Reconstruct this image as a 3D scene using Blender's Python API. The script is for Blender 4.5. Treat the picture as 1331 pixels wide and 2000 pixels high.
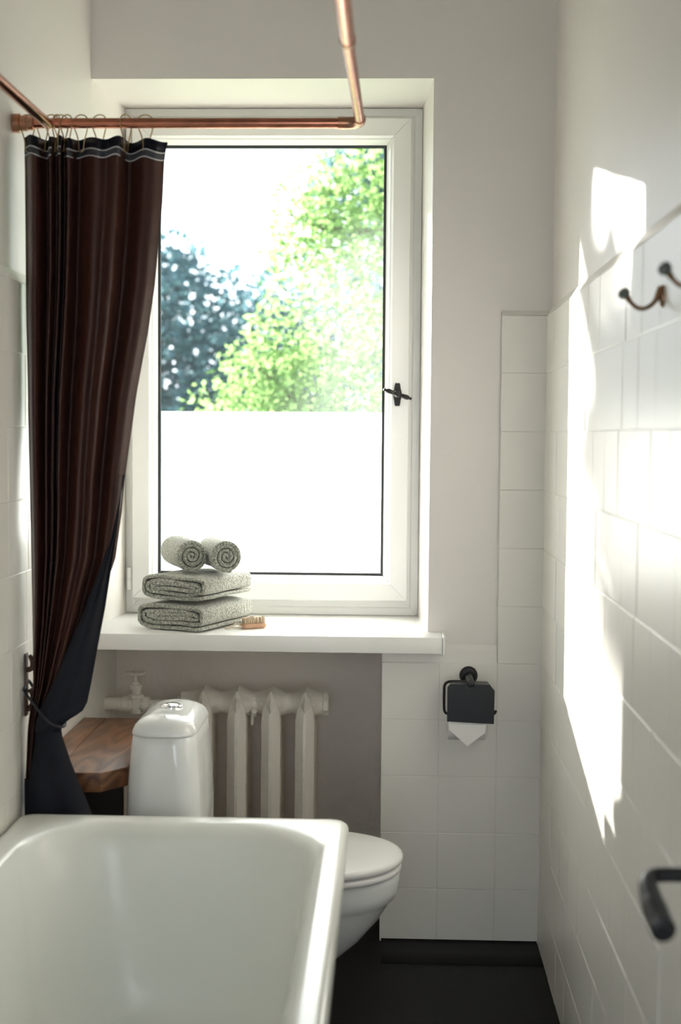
import bpy, bmesh, math, random
from mathutils import Vector, Matrix, noise
random.seed(7)
for o in list(bpy.data.objects):
    bpy.data.objects.remove(o, do_unlink=True)
S = bpy.context.scene
COL = S.collection
PI = math.pi

# ------------------------------------------------------------------ camera
cam_d = bpy.data.cameras.new('camera')
cam = bpy.data.objects.new('camera', cam_d)
COL.objects.link(cam)
cam_d.sensor_fit = 'HORIZONTAL'
cam_d.sensor_width = 24.0
cam_d.lens = 24.0 * 2700.0 / 1331.0
cam_d.clip_start = 0.02
cam_d.clip_end = 300
yc = Vector((99.5, 150.0, -2700.0)).normalized()          # room axis seen from the camera
rr = math.radians(0.55)
zc = Vector((math.sin(rr), math.cos(rr), 0.0))
zc = (zc - zc.dot(yc) * yc).normalized()
xc = yc.cross(zc)
cam.matrix_world = Matrix(((xc.x, xc.y, xc.z, 0.0),
                           (yc.x, yc.y, yc.z, 0.0),
                           (zc.x, zc.y, zc.z, 1.35),
                           (0, 0, 0, 1)))
cam_d.dof.use_dof = True
cam_d.dof.focus_distance = 3.72
cam_d.dof.aperture_fstop = 3.2
S.camera = cam

# ------------------------------------------------------------------ light
W = bpy.data.worlds.new('sky')
S.world = W
W.use_nodes = True
bg = W.node_tree.nodes['Background']
bg.inputs[0].default_value = (0.84, 0.915, 1.0, 1)
bg.inputs[1].default_value = 2.6

sun_d = bpy.data.lights.new('sun', 'SUN')
sun_d.energy = 34.0
sun_d.angle = math.radians(0.53)
sun_d.color = (1.0, 0.95, 0.88)
sun = bpy.data.objects.new('sun', sun_d)
COL.objects.link(sun)
sun.location = (-10, 16, 8)
sun.rotation_euler = Vector((0.62, -1.0, -0.243)).to_track_quat('-Z', 'Y').to_euler()

S.view_settings.view_transform = 'Standard'
S.view_settings.look = 'None'
S.view_settings.gamma = 1.0
S.view_settings.use_curve_mapping = False
S.view_settings.exposure = 0.68
S.cycles.use_denoising = True
S.cycles.max_bounces = 14
S.cycles.diffuse_bounces = 10
S.cycles.transparent_max_bounces = 16
S.cycles.sample_clamp_indirect = 12.0

# ------------------------------------------------------------------ materials
MATS = {}
def mat(name, col, rough=0.5, metal=0.0, spec=0.5, coat=0.0, sheen=0.0, bump=None, vary=None):
    """bump: list of (kind, scale, strength, distance); vary: (scale, amount, second colour)"""
    m = bpy.data.materials.new(name)
    m.use_nodes = True
    nt = m.node_tree
    b = nt.nodes['Principled BSDF']
    b.inputs['Base Color'].default_value = (*col, 1)
    b.inputs['Roughness'].default_value = rough
    b.inputs['Metallic'].default_value = metal
    b.inputs['Specular IOR Level'].default_value = spec
    b.inputs['Coat Weight'].default_value = coat
    b.inputs['Coat Roughness'].default_value = 0.05
    b.inputs['Sheen Weight'].default_value = sheen
    tc = nt.nodes.new('ShaderNodeTexCoord')
    if vary:
        n = nt.nodes.new('ShaderNodeTexNoise')
        n.inputs['Scale'].default_value = vary[0]
        n.inputs['Detail'].default_value = 4
        nt.links.new(tc.outputs['Object'], n.inputs['Vector'])
        r = nt.nodes.new('ShaderNodeMapRange')
        r.inputs['From Min'].default_value = 0.35
        r.inputs['From Max'].default_value = 0.7
        r.inputs['To Max'].default_value = vary[1]
        nt.links.new(n.outputs['Fac'], r.inputs['Value'])
        mx = nt.nodes.new('ShaderNodeMix')
        mx.data_type = 'RGBA'
        mx.inputs['A'].default_value = (*col, 1)
        mx.inputs['B'].default_value = (*vary[2], 1)
        nt.links.new(r.outputs['Result'], mx.inputs['Factor'])
        nt.links.new(mx.outputs['Result'], b.inputs['Base Color'])
    prev = None
    for k, sc, st, dist in (bump or []):
        if k == 'noise':
            t = nt.nodes.new('ShaderNodeTexNoise')
            t.inputs['Scale'].default_value = sc
            t.inputs['Detail'].default_value = 5
            out = t.outputs['Fac']
        elif k == 'voronoi':
            t = nt.nodes.new('ShaderNodeTexVoronoi')
            t.inputs['Scale'].default_value = sc
            out = t.outputs['Distance']
        else:
            t = nt.nodes.new('ShaderNodeTexWave')
            t.inputs['Scale'].default_value = sc
            t.inputs['Distortion'].default_value = 1.5
            out = t.outputs['Fac']
        nt.links.new(tc.outputs['Object'], t.inputs['Vector'])
        bn = nt.nodes.new('ShaderNodeBump')
        bn.inputs['Strength'].default_value = st
        bn.inputs['Distance'].default_value = dist
        nt.links.new(out, bn.inputs['Height'])
        if prev:
            nt.links.new(prev, bn.inputs['Normal'])
        prev = bn.outputs['Normal']
    if prev:
        nt.links.new(prev, b.inputs['Normal'])
    MATS[name] = m
    return m

mat('wall_paint', (0.78, 0.75, 0.715), 0.42, bump=[('noise', 9, 0.25, 0.006), ('noise', 120, 0.12, 0.002)])
mat('niche_plaster', (0.80, 0.74, 0.68), 0.6, bump=[('noise', 14, 0.5, 0.012), ('noise', 70, 0.35, 0.004)])
mat('tile_paint', (0.80, 0.78, 0.73), 0.33, bump=[('noise', 13, 0.16, 0.004), ('noise', 160, 0.05, 0.001)])
mat('tile_joint', (0.74, 0.74, 0.70), 0.35)
mat('window_white', (0.83, 0.83, 0.81), 0.28)
mat('gasket', (0.03, 0.033, 0.037), 0.5)
mat('enamel', (0.80, 0.815, 0.775), 0.24, coat=0.0, bump=[('noise', 3, 0.06, 0.004)])
mat('ceramic', (0.80, 0.815, 0.81), 0.07, coat=0.3)
mat('seat_plastic', (0.82, 0.81, 0.80), 0.22)
mat('chrome', (0.85, 0.87, 0.9), 0.06, metal=1)
mat('radiator_paint', (0.82, 0.775, 0.70), 0.38, bump=[('noise', 55, 0.5, 0.006), ('noise', 220, 0.25, 0.002)])
mat('floor_paint', (0.0030, 0.0030, 0.0028), 0.5, spec=0.2, bump=[('noise', 18, 0.2, 0.003), ('noise', 160, 0.1, 0.001)], vary=(5, 0.5, (0.0055, 0.0053, 0.0048)))
mat('copper', (0.56, 0.215, 0.135), 0.22, metal=1, bump=[('noise', 60, 0.08, 0.002)], vary=(30, 0.65, (0.30, 0.13, 0.085)))
mat('copper_joint', (0.50, 0.22, 0.13), 0.3, metal=1, vary=(60, 0.8, (0.30, 0.22, 0.15)))
mat('brass_wire', (0.42, 0.30, 0.16), 0.32, metal=1)
mat('old_brass', (0.24, 0.13, 0.065), 0.35, metal=0.9, vary=(90, 0.7, (0.10, 0.06, 0.035)))
mat('patina', (0.13, 0.15, 0.13), 0.4, metal=0.4, vary=(120, 0.6, (0.06, 0.07, 0.06)))
mat('black_metal', (0.011, 0.011, 0.013), 0.35, spec=0.4)
mat('antique_black', (0.022, 0.020, 0.018), 0.38, metal=0.5, bump=[('noise', 150, 0.4, 0.002)])
mat('paper', (0.86, 0.85, 0.83), 0.9)
mat('stripe_white', (0.62, 0.62, 0.64), 0.7)
mat('tape_grey', (0.055, 0.058, 0.068), 0.8)
mat('navy_cloth', (0.0045, 0.0055, 0.0115), 0.6, spec=0.25, bump=[('noise', 22, 0.25, 0.01), ('noise', 900, 0.15, 0.001)])
mat('brown_satin', (0.052, 0.0185, 0.0130), 0.38, spec=0.35, bump=[('noise', 22, 0.3, 0.01), ('noise', 900, 0.12, 0.001)])
mat('cord', (0.02, 0.02, 0.026), 0.8)
mat('hook_wood', (0.075, 0.03, 0.016), 0.45)
mat('brush_wood', (0.66, 0.40, 0.25), 0.5, vary=(60, 0.5, (0.55, 0.32, 0.19)))
mat('bristle', (0.62, 0.50, 0.36), 0.8)
mat('rope', (0.68, 0.60, 0.48), 0.9, bump=[('wave', 120, 0.6, 0.002)])
mat('bark', (0.10, 0.075, 0.05), 0.9, bump=[('noise', 12, 0.8, 0.05)])
mat('grass', (0.09, 0.16, 0.035), 0.9, vary=(2, 0.8, (0.05, 0.11, 0.02)))
mat('facade', (0.62, 0.60, 0.55), 0.9, bump=[('noise', 60, 0.3, 0.004)])
mat('steel_dark', (0.10, 0.10, 0.105), 0.3, metal=1)
mat('gap_dark', (0.018, 0.013, 0.011), 0.6)  # near-black tone for the darkness under the shelf
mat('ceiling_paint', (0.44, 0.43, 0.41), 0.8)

def towel_material():
    m = mat('towel_knit', (0.40, 0.41, 0.355), 0.95, sheen=0.35)
    nt = m.node_tree
    b = nt.nodes['Principled BSDF']
    tc = nt.nodes.new('ShaderNodeTexCoord')
    v = nt.nodes.new('ShaderNodeTexVoronoi')
    v.inputs['Scale'].default_value = 185
    nz = nt.nodes.new('ShaderNodeTexNoise')
    nz.inputs['Scale'].default_value = 60
    nt.links.new(tc.outputs['Object'], v.inputs['Vector'])
    nt.links.new(tc.outputs['Object'], nz.inputs['Vector'])
    ramp = nt.nodes.new('ShaderNodeMapRange')
    ramp.inputs['From Max'].default_value = 0.65
    nt.links.new(v.outputs['Distance'], ramp.inputs['Value'])
    mx = nt.nodes.new('ShaderNodeMix')
    mx.data_type = 'RGBA'
    mx.inputs['A'].default_value = (0.64, 0.65, 0.56, 1)
    mx.inputs['B'].default_value = (0.25, 0.26, 0.22, 1)
    nt.links.new(ramp.outputs['Result'], mx.inputs['Factor'])
    nt.links.new(mx.outputs['Result'], b.inputs['Base Color'])
    bn = nt.nodes.new('ShaderNodeBump')
    bn.invert = True
    bn.inputs['Strength'].default_value = 0.9
    bn.inputs['Distance'].default_value = 0.004
    nt.links.new(v.outputs['Distance'], bn.inputs['Height'])
    bn2 = nt.nodes.new('ShaderNodeBump')
    bn2.inputs['Strength'].default_value = 0.4
    bn2.inputs['Distance'].default_value = 0.006
    nt.links.new(nz.outputs['Fac'], bn2.inputs['Height'])
    nt.links.new(bn.outputs['Normal'], bn2.inputs['Normal'])
    nt.links.new(bn2.outputs['Normal'], b.inputs['Normal'])
towel_material()

def wood_material():
    m = mat('stained_wood', (0.2, 0.09, 0.04), 0.36)
    nt = m.node_tree
    b = nt.nodes['Principled BSDF']
    tc = nt.nodes.new('ShaderNodeTexCoord')
    mp = nt.nodes.new('ShaderNodeMapping')
    mp.inputs['Scale'].default_value = (1.0, 0.16, 1.0)
    mp.inputs['Rotation'].default_value = (0, 0, 0.08)
    nt.links.new(tc.outputs['Object'], mp.inputs['Vector'])
    n = nt.nodes.new('ShaderNodeTexNoise')
    n.inputs['Scale'].default_value = 9
    n.inputs['Detail'].default_value = 2
    nt.links.new(mp.outputs['Vector'], n.inputs['Vector'])
    mul = nt.nodes.new('ShaderNodeMath')
    mul.operation = 'MULTIPLY'
    mul.inputs[1].default_value = 62
    nt.links.new(n.outputs['Fac'], mul.inputs[0])
    sn = nt.nodes.new('ShaderNodeMath')
    sn.operation = 'SINE'
    nt.links.new(mul.outputs[0], sn.inputs[0])
    n2 = nt.nodes.new('ShaderNodeTexNoise')
    mp2 = nt.nodes.new('ShaderNodeMapping')
    mp2.inputs['Scale'].default_value = (220, 9, 60)
    nt.links.new(tc.outputs['Object'], mp2.inputs['Vector'])
    nt.links.new(mp2.outputs['Vector'], n2.inputs['Vector'])
    add = nt.nodes.new('ShaderNodeMath')
    add.operation = 'MULTIPLY_ADD'
    add.inputs[1].default_value = 0.21
    nt.links.new(sn.outputs[0], add.inputs[0])
    nt.links.new(n2.outputs['Fac'], add.inputs[2])
    cr = nt.nodes.new('ShaderNodeValToRGB')
    cr.color_ramp.elements[0].position = 0.15
    cr.color_ramp.elements[0].color = (0.085, 0.034, 0.015, 1)
    cr.color_ramp.elements[1].position = 0.85
    cr.color_ramp.elements[1].color = (0.27, 0.125, 0.058, 1)
    nt.links.new(add.outputs[0], cr.inputs['Fac'])
    nt.links.new(cr.outputs['Color'], b.inputs['Base Color'])
    bn = nt.nodes.new('ShaderNodeBump')
    bn.inputs['Strength'].default_value = 0.15
    bn.inputs['Distance'].default_value = 0.002
    nt.links.new(add.outputs[0], bn.inputs['Height'])
    nt.links.new(bn.outputs['Normal'], b.inputs['Normal'])
wood_material()

def mixed(name, parts):
    """surface made of weighted shaders: list of (node type, colour, roughness, weight)"""
    m = bpy.data.materials.new(name)
    m.use_nodes = True
    nt = m.node_tree
    nt.nodes.remove(nt.nodes['Principled BSDF'])
    out = nt.nodes['Material Output']
    prev, tot = None, 0.0
    for typ, col, rough, w in parts:
        n = nt.nodes.new(typ)
        n.inputs['Color'].default_value = (*col, 1)
        if rough is not None and 'Roughness' in n.inputs:
            n.inputs['Roughness'].default_value = rough
        tot += w
        if prev is None:
            prev = n.outputs[0]
        else:
            mx = nt.nodes.new('ShaderNodeMixShader')
            mx.inputs[0].default_value = w / tot
            nt.links.new(prev, mx.inputs[1])
            nt.links.new(n.outputs[0], mx.inputs[2])
            prev = mx.outputs[0]
    nt.links.new(prev, out.inputs['Surface'])
    MATS[name] = m
    return m

T_, D_, G_, L_ = 'ShaderNodeBsdfTransparent', 'ShaderNodeBsdfDiffuse', 'ShaderNodeBsdfGlossy', 'ShaderNodeBsdfTranslucent'
def glass_material():
    m = mixed('dusty_glass', [(T_, (0.98, 0.99, 0.985), None, 0.935), (G_, (1, 1, 1), 0.02, 0.008), (L_, (0.9, 0.95, 1.0), None, 0.055)])
    # fine specks of dust: translucency follows a fine noise
    nt = m.node_tree
    mxs = [n for n in nt.nodes if n.type == 'MIX_SHADER']
    tc = nt.nodes.new('ShaderNodeTexCoord')
    nz = nt.nodes.new('ShaderNodeTexNoise')
    nz.inputs['Scale'].default_value = 330
    nz.inputs['Detail'].default_value = 2
    nt.links.new(tc.outputs['Object'], nz.inputs['Vector'])
    r = nt.nodes.new('ShaderNodeMapRange')
    r.inputs['From Min'].default_value = 0.42
    r.inputs['From Max'].default_value = 0.7
    r.inputs['To Min'].default_value = 0.008
    r.inputs['To Max'].default_value = 0.03
    nt.links.new(nz.outputs['Fac'], r.inputs['Value'])
    nt.links.new(r.outputs['Result'], mxs[-1].inputs[0])
glass_material()
mixed('frosted_film', [(T_, (1, 1, 1), None, 0.54), (L_, (0.97, 0.98, 0.99), None, 0.36), (D_, (0.9, 0.92, 0.93), None, 0.10)])
mixed('leaf_lime', [(D_, (0.10, 0.20, 0.055), None, 0.5), (L_, (0.23, 0.36, 0.13), None, 0.5)])
mixed('leaf_blue', [(D_, (0.065, 0.125, 0.155), None, 0.6), (L_, (0.07, 0.14, 0.155), None, 0.4)])

# ------------------------------------------------------------------ mesh helpers
ORI = {}
def ob(name, data, parent=None, loc=(0, 0, 0)):
    o = bpy.data.objects.new(name, data)
    COL.objects.link(o)
    if parent:
        o.parent = parent
    o.location = loc
    return o
def thing(name, label, cat, loc, group=None):
    o = ob(name, None, None, loc)
    o.empty_display_size = 0.05
    ORI[o.name] = Vector(loc)
    tag(o, label, cat, group)
    return o
def tag(o, label, cat, group=None):
    o['label'] = label
    o['category'] = cat
    if group:
        o['group'] = group
    return o
def mk(name, bm, m, parent=None, origin=None, smooth=True, angle=40):
    """bmesh in room coordinates -> one object; children share their thing's origin"""
    if parent is not None:
        org = ORI[parent.name]
    else:
        org = Vector(origin or (0, 0, 0))
    bmesh.ops.recalc_face_normals(bm, faces=bm.faces)
    bm.transform(Matrix.Translation(-org))
    me = bpy.data.meshes.new(name)
    if smooth:
        lim = math.radians(angle)
        for f in bm.faces:
            f.smooth = True
        for e in bm.edges:
            if len(e.link_faces) == 2 and e.calc_face_angle(0) > lim:
                e.smooth = False
    bm.to_mesh(me)
    bm.free()
    me.materials.append(MATS[m])
    o = ob(name, me, parent, (0, 0, 0) if parent is not None else org)
    ORI[o.name] = org
    return o
def structure(o):
    o['kind'] = 'structure'
    return o
def B():
    return bmesh.new()
def box(bm, x0, x1, y0, y1, z0, z1):
    vs = [bm.verts.new((x, y, z)) for x in (x0, x1) for y in (y0, y1) for z in (z0, z1)]
    for f in ((0, 1, 3, 2), (4, 6, 7, 5), (0, 4, 5, 1), (2, 3, 7, 6), (0, 2, 6, 4), (1, 5, 7, 3)):
        bm.faces.new([vs[i] for i in f])
    return bm
def bevel(bm, w, seg=2):
    bmesh.ops.bevel(bm, geom=list(bm.edges), offset=w, segments=seg, profile=0.5, affect='EDGES', clamp_overlap=True)
    return bm
def prism(bm, poly, axis, a, b):
    """extrude a 2-D polygon along x, y or z from a to b"""
    def P(p, t):
        return {'x': (t, p[0], p[1]), 'y': (p[0], t, p[1]), 'z': (p[0], p[1], t)}[axis]
    A = [bm.verts.new(P(p, a)) for p in poly]
    Bv = [bm.verts.new(P(p, b)) for p in poly]
    n = len(poly)
    bm.faces.new(A)
    bm.faces.new(Bv)
    for i in range(n):
        bm.faces.new((A[i], A[(i + 1) % n], Bv[(i + 1) % n], Bv[i]))
    return bm
def loft(bm, rings, closed=True, caps=True, loop=False):
    R = [[bm.verts.new(p) for p in r] for r in rings]
    n = len(R[0])
    m = len(R)
    for i in range(m if loop else m - 1):
        a, b = R[i], R[(i + 1) % m]
        for j in range(n if closed else n - 1):
            k = (j + 1) % n
            bm.faces.new((a[j], a[k], b[k], b[j]))
    if caps and closed and not loop:
        bm.faces.new(R[0])
        bm.faces.new(R[-1])
    return bm
def frame_along(pts, loop=False):
    pts = [Vector(p) for p in pts]
    n = len(pts)
    tans = []
    for i in range(n):
        a = pts[i - 1] if (i or loop) else pts[i]
        b = pts[(i + 1) % n] if (i < n - 1 or loop) else pts[i]
        tans.append((b - a).normalized())
    ref = Vector((0, 0, 1)) if abs(tans[0].z) < 0.9 else Vector((1, 0, 0))
    u = tans[0].cross(ref).normalized()
    out = []
    for i in range(n):
        u = (u - u.dot(tans[i]) * tans[i]).normalized()
        out.append((pts[i], tans[i], u, tans[i].cross(u)))
    return out
def tube(bm, pts, rad, seg=12, loop=False):
    rings = []
    fr = frame_along(pts, loop)
    for i, (p, t, u, v) in enumerate(fr):
        r = rad[i] if isinstance(rad, (list, tuple)) else rad
        rings.append([p + (u * math.cos(2 * PI * k / seg) + v * math.sin(2 * PI * k / seg)) * r for k in range(seg)])
    return loft(bm, rings, loop=loop)
def smooth_pts(P, n=8, loop=False):
    P = [Vector(p) for p in P]
    out = []
    m = len(P)
    for i in range(m if loop else m - 1):
        p0 = P[i - 1] if (i or loop) else P[i]
        p1, p2 = P[i], P[(i + 1) % m]
        p3 = P[(i + 2) % m] if (i + 2 < m or loop) else P[(i + 1) % m]
        for k in range(n):
            t = k / n
            out.append(0.5 * ((2 * p1) + (p2 - p0) * t + (2 * p0 - 5 * p1 + 4 * p2 - p3) * t * t + (3 * p1 - p0 - 3 * p2 + p3) * t ** 3))
    if not loop:
        out.append(P[-1])
    return out
def lathe(bm, prof, c, axis='z', seg=28):
    """prof: list of (radius, height)"""
    rings = []
    for r, h in prof:
        ring = []
        for k in range(seg):
            a = 2 * PI * k / seg
            p, q = max(r, 1e-5) * math.cos(a), max(r, 1e-5) * math.sin(a)
            v = {'z': (p, q, h), 'y': (p, h, q), 'x': (h, p, q)}[axis]
            ring.append((c[0] + v[0], c[1] + v[1], c[2] + v[2]))
        rings.append(ring)
    return loft(bm, rings)
def rrect(x0, x1, y0, y1, r, z, n=8):
    """rounded rectangle ring in the xy plane"""
    pts = []
    for cx, cy, a0 in ((x1 - r, y1 - r, 0), (x0 + r, y1 - r, PI / 2), (x0 + r, y0 + r, PI), (x1 - r, y0 + r, 1.5 * PI)):
        for k in range(n + 1):
            a = a0 + PI / 2 * k / n
            pts.append((cx + r * math.cos(a), cy + r * math.sin(a), z))
    return pts
def interp(tab, x):
    if x <= tab[0][0]:
        return tab[0][1]
    for (a, va), (b, vb) in zip(tab, tab[1:]):
        if x <= b:
            t = (x - a) / (b - a)
            return va + (vb - va) * t
    return tab[-1][1]
def sinterp(tab, x):
    if x <= tab[0][0]:
        return tab[0][1]
    for (a, va), (b, vb) in zip(tab, tab[1:]):
        if x <= b:
            t = (x - a) / (b - a)
            t = t * t * (3 - 2 * t)
            return va + (vb - va) * t
    return tab[-1][1]

# ------------------------------------------------------------------ room shell
FL = -0.02            # floor level
XL, XR = -0.806, 0.423
YB, YF, YE = 3.70, 4.03, 4.24      # inner wall face, niche back / window frame, outer facade
CZ = 2.78
bm = B(); box(bm, XL - 0.2, XR + 0.2, -1.6, YF, FL - 0.15, FL)
floor = structure(mk('floor', bm, 'floor_paint', smooth=False))
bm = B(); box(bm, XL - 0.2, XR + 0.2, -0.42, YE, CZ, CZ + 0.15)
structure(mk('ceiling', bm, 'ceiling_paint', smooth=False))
bm = B(); box(bm, XL - 0.2, XL, -0.42, YE, FL, CZ)
wall_left = structure(mk('wall_left', bm, 'wall_paint', smooth=False))
bm = B()
box(bm, XR, XR + 0.15, -0.42, 0.90, FL, CZ)
box(bm, XR, XR + 0.15, 0.90, 1.74, 2.03, CZ)
box(bm, XR, XR + 0.15, 1.74, YE, FL, CZ)
wall_right = structure(mk('wall_right', bm, 'wall_paint', smooth=False))
bm = B(); box(bm, XL, -0.44, -0.42, -0.30, FL, CZ); box(bm, 0.20, XR, -0.42, -0.30, FL, CZ); box(bm, -0.44, 0.20, -0.42, -0.30, 2.02, CZ)   # added doorway behind the camera, open to the sky as fill light
structure(mk('wall_front', bm, 'wall_paint', smooth=False))
# window wall: lintel, pier with a splayed reveal, splayed plaster on the left, outer leaf
bm = B()
box(bm, XL, XR, YB, YE, 2.288, CZ)
prism(bm, [(0.103, YB), (XR, YB), (XR, YE), (0.048, YE), (0.048, 4.10), (0.082, 4.10), (0.082, YF)], 'z', 0.776, 2.288)
box(bm, -0.02, XR, YB, YE, FL, 0.776)
prism(bm, [(XL, YB + 0.002), (-0.779, YF), (-0.779, 4.10), (-0.742, 4.10), (-0.742, YE), (XL, YE)], 'z', 0.776, 2.288)
box(bm, -0.742, 0.048, 4.10, YE, 2.262, 2.288)
wall_back = structure(mk('wall_back', bm, 'wall_paint', smooth=False))
bm = B()
box(bm, XL, -0.02, YF, YE, FL, 0.776)
box(bm, -0.742, 0.048, 4.10, YE, 0.776, 0.84)
mk('niche_panel', bm, 'niche_plaster', wall_back, smooth=False)
bm = B(); box(bm, -6.0, 5.0, YE, YE + 0.02, -4.0, 0.84); box(bm, -6.0, 5.0, YE, YE + 0.02, 2.262, 6.0)
box(bm, -6.0, -0.742, YE, YE + 0.02, 0.84, 2.262); box(bm, 0.048, 5.0, YE, YE + 0.02, 0.84, 2.262)
mk('facade_render', bm, 'facade', wall_back, smooth=False)

# ---- painted wall tiles
ZR = [FL, 0.127, 0.28, 0.434, 0.587, 0.741, 0.896, 1.051, 1.207, 1.362, 1.517, 1.668]
TP = 0.155
TILE = {}
def tile_mesh(w, h, t=0.012):
    """tile lying in the xz plane, face towards -y, origin at face centre"""
    key = (round(w, 3), round(h, 3))
    if key not in TILE:
        g = 0.0005
        bm = B()
        box(bm, -w / 2 + g, w / 2 - g, 0, t, -h / 2 + g, h / 2 - g)
        es = [e for e in bm.edges if all(v.co.y < 1e-6 for v in e.verts)]
        bmesh.ops.bevel(bm, geom=es, offset=0.0016, segments=2, profile=0.5, affect='EDGES')
        bmesh.ops.recalc_face_normals(bm, faces=bm.faces)
        me = bpy.data.meshes.new('tile')
        bm.to_mesh(me)
        bm.free()
        me.materials.append(MATS['tile_paint'])
        TILE[key] = me
    return TILE[key]
def tile(wall, w, h, c, rz, jit=0.0012):
    o = ob('tile', tile_mesh(w, h), wall, c)
    o.rotation_euler = (random.gauss(0, jit), random.gauss(0, 0.001), rz + random.gauss(0, jit))
    return o
# pier beside the niche: three columns low down, one column higher up
XC = [-0.02, 0.134, 0.289, 0.409]
for r in range(11):
    z0, z1 = ZR[r], ZR[r + 1]
    for c in range(3):
        if r >= 5 and c < 2:
            continue
        tile(wall_back, XC[c + 1] - XC[c], z1 - z0, ((XC[c] + XC[c + 1]) / 2, 3.682 + random.gauss(0, 0.0004), (z0 + z1) / 2), 0)
bm = B(); box(bm, -0.019, 0.41, 3.6833, YB, FL, 0.742); box(bm, 0.291, 0.41, 3.6833, YB, 0.742, 1.666)
mk('tile_bed', bm, 'tile_joint', wall_back, smooth=False)
bm = B(); prism(bm, [(3.684, 1.668), (YB, 1.668), (YB, 1.682)], 'x', 0.289, 0.41)
mk('tile_edge', bm, 'tile_paint', wall_back, smooth=False)
# plaster making up the level above the low tiles
bm = B(); prism(bm, [(3.690, 0.742), (YB, 0.742), (YB, 0.79), (3.694, 0.776)], 'x', -0.02, 0.289)
mk('plaster_edge', bm, 'wall_paint', wall_back, smooth=False)
# right wall, up to the door
XTR = 0.407
for r in range(11):
    z0, z1 = ZR[r], ZR[r + 1]
    y = 3.684
    w = TP * random.choice((1.0, 0.62, 0.85, 0.4, 1.0))
    while y > 1.77:
        w = min(w, y - 1.76)
        tile(wall_right, round(w, 3), z1 - z0, (XTR + random.gauss(0, 0.0005), y - w / 2, (z0 + z1) / 2), -PI / 2)
        y -= w
        w = TP
bm = B(); box(bm, XTR + 0.0013, XR, 1.76, YB, FL, 1.666)
mk('tile_bed', bm, 'tile_joint', wall_right, smooth=False)
bm = B(); prism(bm, [(XTR + 0.001, 1.668), (XR, 1.668), (XR, 1.694)], 'y', 1.76, YB)
mk('tile_edge', bm, 'tile_paint', wall_right, smooth=False)
# left wall, above the bathtub
XTL = -0.79
for r in range(3, 11):
    z0, z1 = ZR[r], ZR[r + 1]
    y = 3.12
    w = TP * random.choice((1.0, 0.8, 0.9))
    while y > 1.3:
        tile(wall_left, round(w, 3), z1 - z0, (XTL + random.gauss(0, 0.0005), y - w / 2, (z0 + z1) / 2), PI / 2)
        y -= w
        w = TP
bm = B(); box(bm, XL, XTL - 0.0013, 1.2, 3.12, ZR[3], 1.666)
mk('tile_bed', bm, 'tile_joint', wall_left, smooth=False)
bm = B(); prism(bm, [(XTL - 0.001, 1.668), (XL, 1.668), (XL, 1.694)], 'y', 1.2, 3.12)
mk('tile_edge', bm, 'tile_paint', wall_left, smooth=False)
# floor covering turned up in a low black hollow against the pier
bm = B()
prism(bm, [(3.52, FL), (3.526, FL + 0.004), (3.60, FL + 0.0035), (3.66, FL + 0.0035), (3.676, FL + 0.005), (3.6805, FL + 0.008), (3.6805, FL)], 'x', -0.015, XTR - 0.002)
bb = structure(mk('baseboard_back', bm, 'floor_paint'))

# ------------------------------------------------------------------ window
win = ob('window_1', None, None, (-0.35, YF, 0.822))
ORI['window_1'] = Vector((-0.35, YF, 0.822))
win['kind'] = 'structure'
def mitred(name, x0, x1, z0, z1, prof, m, parent):
    """four mitred members; prof = list of (inset from the outer edge, y) closed polygon"""
    res = []
    for side in ('bottom', 'top', 'left', 'right'):
        rings = []
        for end in (0, 1):
            ring = []
            for i, y in prof:
                g = 0.0004
                if side == 'bottom':
                    p = ((x0 + i + g, y, z0 + i) if end == 0 else (x1 - i - g, y, z0 + i))
                elif side == 'top':
                    p = ((x0 + i + g, y, z1 - i) if end == 0 else (x1 - i - g, y, z1 - i))
                elif side == 'left':
                    p = ((x0 + i, y, z0 + i + g) if end == 0 else (x0 + i, y, z1 - i - g))
                else:
                    p = ((x1 - i, y, z0 + i + g) if end == 0 else (x1 - i, y, z1 - i - g))
                ring.append(p)
            rings.append(ring)
        bm = B()
        loft(bm, rings)
        res.append(mk(name, bm, m, parent, angle=25))
    return res
mitred('window_frame', -0.778, 0.081, 0.823, 2.286,
       [(0, 4.03), (0.020, 4.03), (0.024, 4.034), (0.052, 4.034), (0.052, 4.095), (0, 4.095)], 'window_white', win)
mitred('sash_rail', -0.755, 0.050, 0.867, 2.254,
       [(0, 4.005), (0.003, 4.0), (0.050, 4.0), (0.054, 4.004), (0.056, 4.008), (0.060, 4.010), (0.072, 4.036), (0.074, 4.060), (0.0, 4.060)], 'window_white', win)
mitred('gasket', -0.684, -0.021, 0.938, 2.183,
       [(0, 4.034), (0.0075, 4.036), (0.0075, 4.044), (0, 4.044)], 'gasket', win)
bm = B(); box(bm, -0.683, -0.022, 4.045, 4.049, 0.939, 2.182)
mk('glass_pane', bm, 'dusty_glass', win, smooth=False)
bm = B(); box(bm, -0.677, -0.028, 4.0425, 4.0435, 0.945, 1.416)
mk('frosted_film', bm, 'frosted_film', win, smooth=False)
# inner sill board with its end cap
bm = B(); box(bm, XL + 0.001, 0.139, 3.60, YF + 0.03, 0.778, 0.822); bevel(bm, 0.003, 2)
sill = mk('window_sill', bm, 'window_white', win)
bm = B(); box(bm, 0.1395, 0.146, 3.597, YB, 0.7755, 0.824); bevel(bm, 0.001, 1)
mk('end_cap', bm, 'window_white', sill)
# outer sill
bm = B(); prism(bm, [(4.09, 0.862), (4.30, 0.846), (4.30, 0.832), (4.296, 0.832), (4.296, 0.842), (4.09, 0.856)], 'x', -0.741, 0.047)
mk('outer_sill', bm, 'window_white', win, smooth=False)
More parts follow.
